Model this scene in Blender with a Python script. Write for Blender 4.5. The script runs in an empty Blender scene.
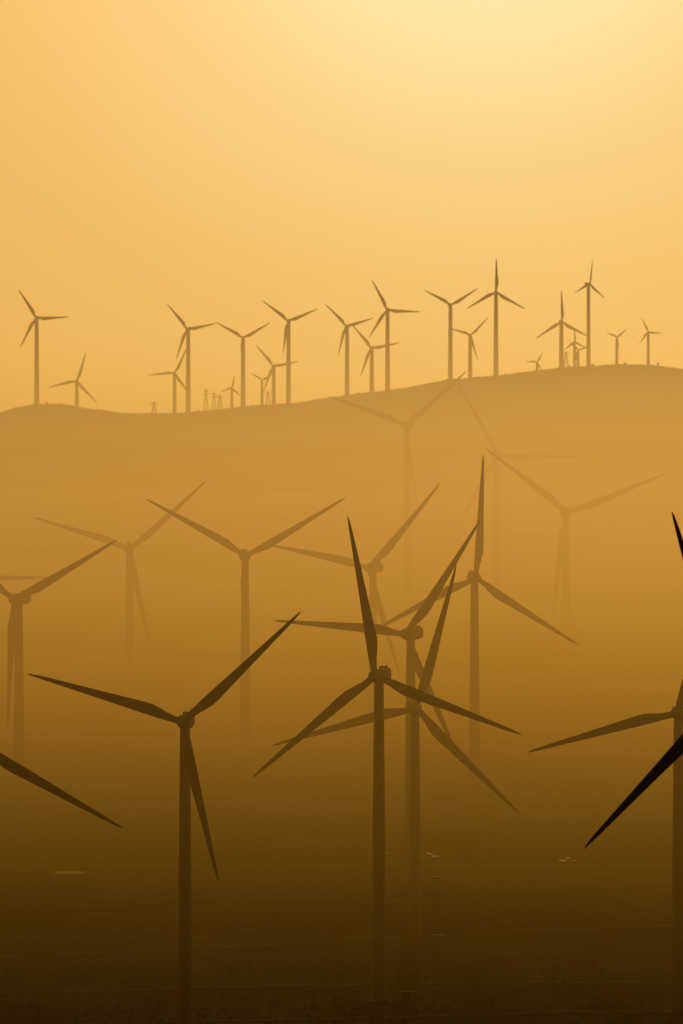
import bpy, bmesh, math, random
import numpy as np
from mathutils import Vector, Matrix, noise
random.seed(4)
sc = bpy.context.scene
sc.view_settings.view_transform = 'Standard'
sc.view_settings.look = 'None'
sc.view_settings.exposure = 0
col = sc.collection
RAD_PER_PX = 1.0/8533.0      # radians per image pixel

# ---------------------------------------------------------------- terrain
_py = [-6000,-1500,-300,0,40,300,900,1700,2150,2400,2550,2800,3000,3350,3700,4500,5300,5800,6400]
_pz = [-160,-120,-40,-1.7,-9,-70,-135,-152,-147,-139,-129,-115,-107,-95,-76,-56,-34,-24,-10]
_cx = [-900,-500,-330,-256,-245,-230,-212,-188,-166,-136,-106,-69,-39,-9,44,81,119,149,179,209,231,256,330,500,900]
_cr = [470,445,425,412,407,404,403.5,409,413,414,411,406,404,398,388,379,374,369,366,364,364,368,374,385,430]
def nz(x,y,s,seed=0): return noise.noise(Vector((x/s,y/s,seed*7.3)))
def sm(a,b,t):
    t=min(1,max(0,(t-a)/(b-a))); return t*t*(3-2*t)
def ground_h(x,y):
    mid = sum(np.interp(y+o,_py,_pz) for o in (-60,-20,20,60))/4 if y>500 else float(np.interp(y,_py,_pz))
    crest = (450-float(np.interp(x,_cx,_cr)))*6400*RAD_PER_PX
    if y<5750: z=mid
    elif y<6400:
        t=(y-5750)/650.0; t=t*t*(1.6-.6*t); z=mid*(1-t)+crest*t
    else:
        t=sm(6390,7300,y); z=crest*(1-t)+(crest*0.3-25)*t
        z=z-130*sm(7300,12000,y)
    w=sm(2900,3600,y)*(1-sm(5900,6350,y))
    z+= w*(8*nz(x,y,420,1)+3*nz(x,y,150,2)+1.2*nz(x,y,60,3))
    z+= sm(1900,2100,y)*(0.4*nz(x,y,45,4)+0.15*nz(x,y,17,5))
    z+= sm(6200,6360,y)*(0.7*nz(x,y,22,6)+0.55*nz(x,y,8,7)+1.0*nz(x,y,70,8))
    return z
def axis(segs):
    out=[]
    for a,b,s in segs: out+=list(np.arange(a,b,s))
    out.append(segs[-1][1]); return out
xs = axis([(-30000,-6000,4000),(-6000,-1200,400),(-1200,-320,40),(-320,320,4),(320,1200,40),(1200,6000,400),(6000,30000,4000)])
ys = axis([(-6000,-200,400),(-200,400,30),(400,1900,60),(1900,2900,7),(2900,4200,20),(4200,6200,28),(6200,6560,7),(6560,7500,50),(7500,12000,300),(12000,60000,4000)])
verts=[(x,y,ground_h(x,y)) for y in ys for x in xs]
nx=len(xs)
faces=[(j*nx+i,j*nx+i+1,(j+1)*nx+i+1,(j+1)*nx+i) for j in range(len(ys)-1) for i in range(nx-1)]
me=bpy.data.meshes.new("ground"); me.from_pydata(verts,[],faces)
me.polygons.foreach_set("use_smooth",[True]*len(faces)); me.update()
ground=bpy.data.objects.new("ground",me); col.objects.link(ground)

# ---------------------------------------------------------------- materials
def newmat(n):
    m=bpy.data.materials.new(n); m.use_nodes=True
    return m, m.node_tree.nodes, m.node_tree.links
def ramp(nodes,stops,interp='LINEAR'):
    r=nodes.new('ShaderNodeValToRGB'); cr=r.color_ramp; cr.interpolation=interp
    cr.elements[0].position=stops[0][0]; cr.elements[0].color=(*stops[0][1],1)
    cr.elements[1].position=stops[-1][0]; cr.elements[1].color=(*stops[-1][1],1)
    for p,c in stops[1:-1]:
        e=cr.elements.new(p); e.color=(*c,1)
    return r
def math_(nodes,links,op,a,b=None,clamp=False):
    n=nodes.new('ShaderNodeMath'); n.operation=op; n.use_clamp=clamp
    for i,v in enumerate((a,b)):
        if v is None: continue
        if isinstance(v,(int,float)): n.inputs[i].default_value=v
        else: links.new(v,n.inputs[i])
    return n.outputs[0]

def mat_ground():
    m,N,L=newmat("desert_soil"); b=N['Principled BSDF']
    g=N.new('ShaderNodeNewGeometry')
    mp=N.new('ShaderNodeMapping'); mp.inputs['Scale'].default_value=(1,0.35,1); L.new(g.outputs['Position'],mp.inputs['Vector'])
    n1=N.new('ShaderNodeTexNoise'); n1.inputs['Scale'].default_value=0.035; n1.inputs['Detail'].default_value=8; n1.inputs['Roughness'].default_value=.65
    n2=N.new('ShaderNodeTexNoise'); n2.inputs['Scale'].default_value=0.5; n2.inputs['Detail'].default_value=5
    L.new(mp.outputs[0],n1.inputs['Vector']); L.new(mp.outputs[0],n2.inputs['Vector'])
    s=math_(N,L,'MULTIPLY_ADD',n1.outputs[0],.6); 
    s.node.inputs[2].default_value=0
    s2=math_(N,L,'ADD',s,math_(N,L,'MULTIPLY',n2.outputs[0],.4))
    r=ramp(N,[(.36,(.03,.022,.012)),(.5,(.065,.046,.024)),(.62,(.13,.094,.05))])
    L.new(s2,r.inputs[0]); L.new(r.outputs[0],b.inputs['Base Color'])
    b.inputs['Roughness'].default_value=.95; b.inputs['Specular IOR Level'].default_value=.05
    bp=N.new('ShaderNodeBump'); bp.inputs['Strength'].default_value=.6; bp.inputs['Distance'].default_value=.8
    L.new(s2,bp.inputs['Height']); L.new(bp.outputs[0],b.inputs['Normal'])
    return m
ground.data.materials.append(mat_ground())

def mat_simple(name,c,rough=.5,metal=0,var=.15,scale=.6,spec=.3):
    m,N,L=newmat(name); b=N['Principled BSDF']
    g=N.new('ShaderNodeTexCoord'); n=N.new('ShaderNodeTexNoise'); n.inputs['Scale'].default_value=scale; n.inputs['Detail'].default_value=5
    L.new(g.outputs['Object'],n.inputs['Vector'])
    r=ramp(N,[(.3,tuple(v*(1-var) for v in c)),(.7,tuple(min(1,v*(1+var)) for v in c))])
    L.new(n.outputs[0],r.inputs[0]); L.new(r.outputs[0],b.inputs['Base Color'])
    b.inputs['Roughness'].default_value=rough; b.inputs['Metallic'].default_value=metal; b.inputs['Specular IOR Level'].default_value=spec
    return m
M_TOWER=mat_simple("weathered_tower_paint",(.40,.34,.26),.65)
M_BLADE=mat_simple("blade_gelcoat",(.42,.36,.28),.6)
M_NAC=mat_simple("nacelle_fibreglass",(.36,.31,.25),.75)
M_BOX=mat_simple("cabinet_paint",(.2,.22,.18),.6)
M_STEEL=mat_simple("galvanised_steel",(.3,.3,.29),.5,.6)
M_ROOF=mat_simple("metal_roof",(.8,.8,.8),.1,1.0,.1)
M_WALL=mat_simple("shed_wall",(.25,.22,.17),.8)
M_WOOD=mat_simple("creosote_wood",(.08,.05,.03),.9)
M_ROAD=mat_simple("packed_dirt",(.10,.075,.045),.9,0,.3,.08,.1)
M_SCRUB=mat_simple("scrub_foliage",(.05,.045,.025),.85,0,.4,.05,.1)
M_CONC=mat_simple("concrete",(.2,.19,.17),.85)
M_CAR=mat_simple("car_paint",(.5,.5,.48),.45,0,.05,.6,.5)
M_GLASS=mat_simple("car_glass",(.03,.03,.03),.12,0,.05,.6,.6)
M_TYRE=mat_simple("tyre_rubber",(.03,.03,.03),.9)

# ---------------------------------------------------------------- turbine parts
def mk(name,bm,mat,smooth=True):
    me=bpy.data.meshes.new(name); bm.normal_update(); bm.to_mesh(me); bm.free()
    if smooth: me.polygons.foreach_set("use_smooth",[True]*len(me.polygons))
    me.materials.append(mat); return me
def loft(bm,rings,cap=True):
    R=[[bm.verts.new(p) for p in r] for r in rings]; n=len(R[0])
    for a,b in zip(R,R[1:]):
        for i in range(n): bm.faces.new((a[i],a[(i+1)%n],b[(i+1)%n],b[i]))
    if cap: bm.faces.new(R[0][::-1]); bm.faces.new(R[-1])
def blade_mesh(name,cs,L=40):
    bm=bmesh.new(); rings=[]
    S=[(0.0,1.7,1.7,0),(.035,1.7,1.7,0),(.08,1.95,1.45,12),(.13,2.5,1.0,14),(.19,2.9,.72,12),(.26,2.8,.6,9),(.38,2.4,.46,6),(.52,1.95,.36,3.5),(.66,1.55,.28,2),(.8,1.15,.2,1),(.9,.85,.14,0),(.96,.55,.09,0),(.99,.28,.05,0),(1,.08,.03,0)]
    for f,c,t,tw in S:
        c*=cs; t*=cs; tw=math.radians(tw); ring=[]
        sharp=min(1,max(0,(f-.05)/.12))
        for k in range(16):
            a=2*math.pi*k/16
            x=math.cos(a)*.5*c; y=math.sin(a)*.5*t*(1-sharp*.45*math.cos(a))
            x+= sharp*c*.2
            X=x*math.cos(tw)-y*math.sin(tw); Y=x*math.sin(tw)+y*math.cos(tw)
            ring.append((X,Y-1.6*f*f*(L/40),1.0+f*(L-1.0)))
        rings.append(ring)
    loft(bm,rings); return mk(name,bm,M_BLADE)
BL_BIG=blade_mesh("blade_big",1.0,40)
BL_OLD=blade_mesh("blade_old",0.95,25)
def nacelle_mesh(s):
    bm=bmesh.new(); rings=[]
    # body along y: front (-y) to rear (+y)
    for y,w,h0,h1 in [(-2.6,1.1,-1.0,1.0),(-2.2,1.45,-1.35,1.35),(-.5,1.75,-1.65,1.7),(3.5,1.8,-1.7,1.85),(6.3,1.65,-1.35,1.8),(6.9,1.3,-1.0,1.5)]:
        ring=[]
        for k in range(20):
            a=2*math.pi*k/20; ca,sa=math.cos(a),math.sin(a)
            q=.45
            x=w*math.copysign(abs(ca)**q,ca); z=math.copysign(abs(sa)**q,sa); z=(h1 if z>0 else -h0)*z
            ring.append((x*s,y*s,z*s))
        rings.append(ring)
    loft(bm,rings)
    # cooler + anemometer mast on roof
    for cx,cy,cz,sx,sy,sz in [(0,4.8,2.0,2.2,.5,.6),(.6,5.8,2.4,.1,.1,1.4),(-.6,5.8,2.3,.1,.1,1.2)]:
        r=bmesh.ops.create_cube(bm,size=1); 
        for v in r['verts']: v.co=Vector(((v.co.x*sx+cx)*s,(v.co.y*sy+cy)*s,(v.co.z*sz+cz)*s))
    return mk("nacelle",bm,M_NAC,False)
def hub_mesh(s):
    bm=bmesh.new(); rings=[]
    for y,r in [(-6.3,.06),(-6.2,.55),(-5.8,1.05),(-5.0,1.5),(-4.0,1.65),(-3.1,1.5),(-2.6,1.1)]:
        rings.append([(r*s*math.cos(2*math.pi*k/20),y*s,r*s*math.sin(2*math.pi*k/20)) for k in range(20)])
    loft(bm,rings); return mk("hub",bm,M_NAC)
NAC={}; HUB={}
def tower_mesh(H,r0,r1):
    bm=bmesh.new(); rings=[]; n=24
    def ring(z,r): rings.append([(r*math.cos(2*math.pi*k/n),r*math.sin(2*math.pi*k/n),z) for k in range(n)])
    ring(-3,r0)
    for q in range(1,5):
        z=H*q/4.0; r=r0+(r1-r0)*q/4.0
        if q<4:
            ring(z-.15,r+.005); ring(z-.14,r+.06); ring(z+.14,r+.06); ring(z+.15,r-.005)
        else: ring(z,r)
    loft(bm,rings); 
    # door + steps
    r=bmesh.ops.create_cube(bm,size=1)
    for v in r['verts']: v.co=Vector((v.co.x*1.0,v.co.y*.3-r0-.02,v.co.z*2.2+2.0))
    r=bmesh.ops.create_cube(bm,size=1)
    for v in r['verts']: v.co=Vector((v.co.x*1.6,v.co.y*1.6-r0-.9,v.co.z*.9+.4))
    return mk("tower",bm,M_TOWER,False)
def cab_mesh():
    bm=bmesh.new(); r=bmesh.ops.create_cube(bm,size=1)
    for v in r['verts']: v.co=Vector((v.co.x*2.4,v.co.y*2,v.co.z*2.4+1.0))
    bmesh.ops.bevel(bm,geom=bm.edges[:],offset=.08,segments=1,affect='EDGES')
    r=bmesh.ops.create_cube(bm,size=1)
    for v in r['verts']: v.co=Vector((v.co.x*2.8,v.co.y*2.4,v.co.z*.12+2.28))
    return mk("transformer_cabinet",bm,M_BOX,False)
CAB=cab_mesh()
def pad_mesh():
    bm=bmesh.new(); loft(bm,[[(r*math.cos(2*math.pi*k/24),r*math.sin(2*math.pi*k/24),z) for k in range(24)] for r,z in ((3.4,-1.5),(3.4,.15),(3.2,.2))])
    return mk("foundation",bm,M_CONC,False)
PAD=pad_mesh()
def child(name,mesh,par,loc=(0,0,0),rot=(0,0,0),s=1):
    o=bpy.data.objects.new(name,mesh); col.objects.link(o); o.parent=par
    o.location=loc; o.rotation_euler=rot; o.scale=(s,)*3 if not hasattr(s,'__len__') else s
    return o
# hub x / y in image pixels, distance in m
def turbine(img_x,img_y,dist,a0,Lpx=None,yaw=0,old=False,size=None):
    hx=(img_x-341.5)*RAD_PER_PX*dist; hz=(450-img_y)*RAD_PER_PX*dist
    Lm=(25 if old else 40) if size is None else size
    if Lpx: Lm=Lpx*RAD_PER_PX*dist
    s=Lm/(25 if old else 40); ns=.62*s if old else s
    psi=math.radians(yaw); oh=4.0*ns
    x=hx-oh*math.sin(psi); y=dist+oh*math.cos(psi)
    gz=ground_h(x,y); H=hz-gz-1.5*ns
    e=bpy.data.objects.new("wind_turbine",None); col.objects.link(e)
    e.location=(x,y,gz); e.rotation_euler=(0,0,psi); e.empty_display_size=5
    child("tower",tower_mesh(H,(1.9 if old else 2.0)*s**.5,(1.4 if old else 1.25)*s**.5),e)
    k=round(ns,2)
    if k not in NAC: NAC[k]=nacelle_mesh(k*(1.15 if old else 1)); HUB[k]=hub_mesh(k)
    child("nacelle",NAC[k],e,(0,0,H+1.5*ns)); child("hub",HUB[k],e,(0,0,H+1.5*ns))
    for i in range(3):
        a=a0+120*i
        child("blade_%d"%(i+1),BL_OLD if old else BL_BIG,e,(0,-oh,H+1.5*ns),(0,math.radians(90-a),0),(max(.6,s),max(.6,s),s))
    child("foundation",PAD,e,(0,0,0),s=max(.5,s)); child("transformer_cabinet",CAB,e,(7,3,0),s=1 if not old else .7)
# front
turbine(183,722,2120,43,Lpx=163,yaw=-6)
turbine(416,708,2390,74.5,Lpx=149,yaw=4)
turbine(375,676,2230,99.5,Lpx=162,yaw=-14)
turbine(406,634,2540,55,Lpx=140,yaw=-20)
turbine(476,578,2790,87,Lpx=124,yaw=6)
turbine(246,556,3000,30.5,Lpx=116,yaw=5)
turbine(369,568,3100,48,Lpx=115,yaw=-20)
turbine(405,425,3850,40,Lpx=84,yaw=-15)
turbine(498,456,3900,120,Lpx=84,yaw=10)
turbine(130,549,3350,42,Lpx=103,yaw=5)
turbine(14,599,2820,28,Lpx=128,yaw=-20)
turbine(-52,577,3250,0,Lpx=102,yaw=0)
turbine(-22,744,2080,-30,Lpx=168,yaw=0)
turbine(677,713,2200,195,Lpx=155,yaw=-8)
turbine(725,705,1715,105.5,Lpx=201,yaw=0)
turbine(567,513,3600,22,Lpx=107,yaw=5)
# ridge
R=[(36,318,6400,122,34,-10),(77,381,6900,73,30,5),(187,329,6400,130,33,-20),(175,373,6800,185,28,10),(243,338,6420,150,32,0),
(288,321,6390,142,33,-8),(273,366,6700,130,28,-15),(346,326,6400,135,31,-20),(387,310,6395,117,34,-10),(371,348,6500,130,31,-15),
(451,305,6400,152,32,10),(471,335,6420,165,26,20),(496,292,6400,90,34,0),(562,322,6400,92,32,10),(590,284,6400,84,24,40),
(575,342,6480,95,15,20),(617,337,6440,40,12,10),(648,332,6430,115,15,-10),(262,380,6480,30,13,0),(232,388,6480,80,13,10),
(537,362,6500,60,11,0),(578,350,6520,20,12,0)]
for img_x,img_y,d,a,l,yw in R: turbine(img_x,img_y,d,a,Lpx=l,yaw=yw,old=True)

# ---------------------------------------------------------------- lattice masts, poles, shed, trucks
def beam(bm,a,b,r):
    a=Vector(a); b=Vector(b); d=b-a
    q=d.to_track_quat('Z','Y').to_matrix().to_4x4(); M=Matrix.Translation((a+b)/2)@q@Matrix.Diagonal((r*2,r*2,d.length,1))
    bmesh.ops.create_cube(bm,size=1,matrix=M)
def lattice(img_x,dist,h,w=3.5):  # mast placed by image pixel column, distance and height in m
    x=(img_x-341.5)*RAD_PER_PX*dist; z=ground_h(x,dist); bm=bmesh.new(); n=5
    P=lambda i,k:( (w/2*(1-.8*i/n))*(1 if k in(0,1) else -1),(w/2*(1-.8*i/n))*(1 if k in(0,3) else -1),h*i/n)
    for k in range(4):
        beam(bm,P(0,k),P(n,k),.2)
        for i in range(n):
            beam(bm,P(i,k),P(i+1,(k+1)%4),.12); beam(bm,P(i+1,k),P(i+1,(k+1)%4),.12)
    for q,wd in ((.8,3.5),(.95,2.5)):
        beam(bm,(-wd,0,h*q),(wd,0,h*q),.2)
    o=bpy.data.objects.new("transmission_tower",mk("transmission_tower",bm,M_STEEL,False)); col.objects.link(o); o.location=(x,dist,z-.3)
for img_x,d,h in ((206,6405,16),(214,6415,13),(220,6400,11),(154,6400,9),(268,6405,10),(566,6405,12)): lattice(img_x,d,h)

# distribution line in the valley
pts=[]
for i in range(8):
    x=-260+i*72; y=2330+i*26; pts.append((x,y,ground_h(x,y)))
    bm=bmesh.new()
    beam(bm,(0,0,-1),(0,0,11),.16); beam(bm,(-1.3,0,10),(1.3,0,10),.08); 
    for q in(-1.2,0,1.2): beam(bm,(q,0,10.05),(q,0,10.4),.06)
    o=bpy.data.objects.new("utility_pole",mk("utility_pole",bm,M_WOOD,False)); col.objects.link(o); o.location=pts[-1]
bm=bmesh.new()
for a,b in zip(pts,pts[1:]):
    for q in(-1.2,0,1.2):
        prev=None
        for k in range(11):
            t=k/10; p=Vector(a).lerp(Vector(b),t)+Vector((q,0,10.4-1.6*4*t*(1-t)))
            if prev: beam(bm,prev,p,.06)
            prev=p
o=bpy.data.objects.new("power_line",mk("power_line",bm,M_WOOD,False)); col.objects.link(o)

def box(bm,c,s,M=None):
    r=bmesh.ops.create_cube(bm,size=1)
    for v in r['verts']: v.co=Vector((v.co.x*s[0]+c[0],v.co.y*s[1]+c[1],v.co.z*s[2]+c[2]))
    return r['verts']
def shed(x,y,l=9,w=14,rot=0):
    e=bpy.data.objects.new("metal_shed",None); col.objects.link(e); e.location=(x,y,ground_h(x,y)+.1); e.rotation_euler=(0,0,math.radians(rot))
    bm=bmesh.new(); box(bm,(0,0,.9),(l,w,3.9)); child("walls",mk("walls",bm,M_WALL,False),e)
    bm=bmesh.new(); vs=box(bm,(0,0,3.0),(l+.5,w+.5,.12))
    for v in vs: v.co.z-=.012*v.co.y
    child("roof",mk("roof",bm,M_ROOF,False),e)
    bm=bmesh.new(); box(bm,(0,-w/2-.04,1.1),(3.2,.08,2.4)); box(bm,(3.1,-w/2-.04,1.6),(1.0,.06,.8))
    child("door",mk("door",bm,M_BOX,False),e)
shed(-81,2548,8.5,20,2)
def truck(x,y,rot):
    e=bpy.data.objects.new("pickup_truck",None); col.objects.link(e); e.location=(x,y,ground_h(x,y)+.15); e.rotation_euler=(0,0,math.radians(rot))
    bm=bmesh.new()
    prof=[(-2.6,.45),(-2.6,1.05),(-.6,1.05),(-.45,1.75),(.75,1.78),(1.35,1.15),(2.5,1.0),(2.65,.45)]
    loft(bm,[[(px,sy,pz) for px,pz in prof] for sy in(-.95,.95)])
    child("body",mk("body",bm,M_CAR,False),e)
    bm=bmesh.new(); box(bm,(.15,0,1.5),(1.0,1.94,.38))
    f=[bm.verts.new(p) for p in((.82,-.85,1.74),(.82,.85,1.74),(1.37,.85,1.2),(1.37,-.85,1.2))]; bm.faces.new(f)
    child("windows",mk("windows",bm,M_GLASS,False),e)
    bm=bmesh.new()
    for q in(-1.6,1.7):
        for sd in(-.85,.85):
            M=Matrix.Translation((q,sd,.38))@Matrix.Rotation(math.pi/2,4,'X')
            bmesh.ops.create_cone(bm,cap_ends=True,segments=16,radius1=.38,radius2=.38,depth=.26,matrix=M)
    child("wheels",mk("wheels",bm,M_TYRE,False),e)
for x,y,r in ((12,2620,15),(27,2612,170),(69,2600,5)): truck(x,y,r)

# access tracks
def track(name,f,w,x0=-420,x1=420,step=6):
    bm=bmesh.new(); prev=None
    for i in range(int((x1-x0)/step)+1):
        x=x0+i*step; y=f(x)
        row=[bm.verts.new((x,y+dy,ground_h(x,y+dy)+dz)) for dy,dz in((-w/2-2,-.3),(-w/2,.22),(w/2,.22),(w/2+2,-.3))]
        if prev:
            for k in range(3): bm.faces.new((prev[k],row[k],row[k+1],prev[k+1]))
        prev=row
    o=bpy.data.objects.new(name,mk(name,bm,M_ROAD)); col.objects.link(o)
track("dirt_road",lambda x:2400+.28*x+14*math.sin(x/60),5)
track("dirt_road",lambda x:2270+.10*x+9*math.sin(x/48+1),4)
track("dirt_road",lambda x:2590-.06*x+10*math.sin(x/80),5)
track("dirt_road",lambda x:2185+.16*x+6*math.sin(x/35),3.5)

# desert scrub: one mesh of leaf clumps
V=[];F=[]
for i in range(7000):
    y=2080+ (random.random()**1.2)*800; x=random.uniform(-.052,.052)*y
    if nz(x,y,60,9)+random.uniform(-.3,.3)<-.1: continue
    z=ground_h(x,y); r=random.uniform(.25,.9)
    for k in range(9):
        c=Vector((x,y,z))+Vector((random.gauss(0,.5)*r,random.gauss(0,.5)*r,random.uniform(.1,.9)*r))
        b=len(V)
        for q in range(3): V.append(tuple(c+Vector((random.uniform(-1,1),random.uniform(-1,1),random.uniform(-1,1)))*.45*r))
        F.append((b,b+1,b+2))
me=bpy.data.meshes.new("desert_scrub"); me.from_pydata(V,[],F); me.materials.append(M_SCRUB)
o=bpy.data.objects.new("desert_scrub",me); col.objects.link(o)

# ---------------------------------------------------------------- dust haze filling the valley (volume, scattered sunlight put in as emission)
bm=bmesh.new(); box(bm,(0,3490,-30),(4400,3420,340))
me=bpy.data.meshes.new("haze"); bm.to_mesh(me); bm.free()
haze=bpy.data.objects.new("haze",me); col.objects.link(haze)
m,N,L=newmat("dust_haze_glow"); N.remove(N['Principled BSDF']); out=N['Material Output']
g=N.new('ShaderNodeNewGeometry'); sp=N.new('ShaderNodeSeparateXYZ'); L.new(g.outputs['Position'],sp.inputs[0])
X,Y,Z=sp.outputs
def maprange(v,a,b):
    n=N.new('ShaderNodeMapRange'); n.inputs['From Min'].default_value=a; n.inputs['From Max'].default_value=b; L.new(v,n.inputs['Value']); return n.outputs['Result']
# dust bank: thickens from 1.8 km, densest about 3.7 km, thin again past 4.4 km
yp=lambda y:(y-1800)/3400
yr=ramp(N,[(0,(0.07,)*3),(yp(2200),(.21,)*3),(yp(2600),(.35,)*3),(yp(2900),(.50,)*3),(yp(3200),(.70,)*3),(yp(3700),(.98,)*3),(yp(4500),(.10,)*3),(1,(.02,)*3)])
L.new(maprange(Y,1800,5200),yr.inputs[0])
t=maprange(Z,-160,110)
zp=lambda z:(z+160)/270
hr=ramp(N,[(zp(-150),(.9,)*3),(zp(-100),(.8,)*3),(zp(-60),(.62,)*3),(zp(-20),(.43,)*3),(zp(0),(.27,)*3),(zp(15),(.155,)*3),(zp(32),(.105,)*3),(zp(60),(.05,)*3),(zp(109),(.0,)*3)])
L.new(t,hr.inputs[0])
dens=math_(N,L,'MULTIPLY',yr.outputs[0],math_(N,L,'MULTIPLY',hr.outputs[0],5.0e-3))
jr=ramp(N,[(zp(-158),(.016,.006,.0006)),(zp(-130),(.08,.033,.002)),(zp(-108),(.20,.086,.006)),(zp(-78),(.36,.157,.014)),(zp(-50),(.49,.222,.027)),(zp(-20),(.60,.275,.042)),(zp(0),(.69,.325,.056)),(zp(18),(.88,.44,.085)),(zp(45),(.97,.50,.11))])  # painted glow colour by height: sunlit haze on top, hill shade low down
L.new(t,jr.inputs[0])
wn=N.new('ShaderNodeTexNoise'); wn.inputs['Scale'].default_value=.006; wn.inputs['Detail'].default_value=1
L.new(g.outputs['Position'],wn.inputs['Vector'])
xf=math_(N,L,'ADD',math_(N,L,'MULTIPLY',maprange(X,-200,100),.2),math_(N,L,'ADD',math_(N,L,'MULTIPLY',wn.outputs[0],.36),.68))  # glow painted brighter toward the sun's side, plus random unevenness
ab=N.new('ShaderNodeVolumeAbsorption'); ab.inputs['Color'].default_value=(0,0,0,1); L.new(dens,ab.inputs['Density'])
em=N.new('ShaderNodeEmission'); L.new(jr.outputs[0],em.inputs['Color']); L.new(math_(N,L,'MULTIPLY',dens,xf),em.inputs['Strength'])  # emission stands in for sunlight scattered by the dust
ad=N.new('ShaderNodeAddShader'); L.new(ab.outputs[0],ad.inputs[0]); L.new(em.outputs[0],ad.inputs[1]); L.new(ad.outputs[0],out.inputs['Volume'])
m.cycles.volume_step_rate=.8
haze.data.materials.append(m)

# ---------------------------------------------------------------- sky + sun
SE=math.radians(4.3); SA=math.radians(1.0)
sd=Vector((math.sin(SA)*math.cos(SE),math.cos(SA)*math.cos(SE),math.sin(SE)))
w=bpy.data.worlds.new("World"); sc.world=w; w.use_nodes=True; N=w.node_tree.nodes; L=w.node_tree.links
bg=N['Background']; wo=N['World Output']
sk=N.new('ShaderNodeTexSky'); sk.sky_type='NISHITA'; sk.sun_disc=False; sk.sun_elevation=SE; sk.sun_rotation=SA; sk.dust_density=8; sk.air_density=2
tint=N.new('ShaderNodeMix'); tint.data_type='RGBA'; tint.blend_type='MULTIPLY'; tint.inputs[0].default_value=1
L.new(sk.outputs[0],tint.inputs[6]); tint.inputs[7].default_value=(.26,.13,.022,1); L.new(tint.outputs[2],bg.inputs['Color']); bg.inputs['Strength'].default_value=.05
tc=N.new('ShaderNodeTexCoord'); dp=N.new('ShaderNodeVectorMath'); dp.operation='DOT_PRODUCT'; L.new(tc.outputs['Generated'],dp.inputs[0]); dp.inputs[1].default_value=sd
ang=math_(N,L,'MULTIPLY',math_(N,L,'ARCCOSINE',dp.outputs['Value']),180/math.pi)
def gl(scale,pw=1.0):
    q=math_(N,L,'POWER',math_(N,L,'DIVIDE',ang,scale),pw)
    return math_(N,L,'EXPONENT',math_(N,L,'MULTIPLY',q,-1))
prev=bg.outputs[0]
for c,scale,pw in (((.87,.44,.07),34,1.3),((.12,.36,.27),3.3,1.6),((.06,.16,.22),1.5,1.5)):
    b=N.new('ShaderNodeBackground'); b.inputs['Color'].default_value=(*c,1); L.new(gl(scale,pw),b.inputs['Strength'])
    a=N.new('ShaderNodeAddShader'); L.new(prev,a.inputs[0]); L.new(b.outputs[0],a.inputs[1]); prev=a.outputs[0]
L.new(prev,wo.inputs['Surface'])
ld=bpy.data.lights.new("sun",'SUN'); ld.energy=3; ld.angle=math.radians(.5); ld.color=(1,.62,.26)
lo=bpy.data.objects.new("sun",ld); col.objects.link(lo); lo.rotation_euler=sd.to_track_quat('Z','Y').to_euler(); lo.location=(200,3000,900)

# ---------------------------------------------------------------- camera
cd=bpy.data.cameras.new("camera"); cam=bpy.data.objects.new("camera",cd); col.objects.link(cam)
cd.sensor_fit='VERTICAL'; cd.sensor_height=36; cd.lens=300; cd.clip_start=1; cd.clip_end=100000
cd.dof.use_dof=True; cd.dof.focus_distance=2400; cd.dof.aperture_fstop=.45
cam.rotation_euler=(math.pi/2-62*RAD_PER_PX,0,0); sc.camera=cam
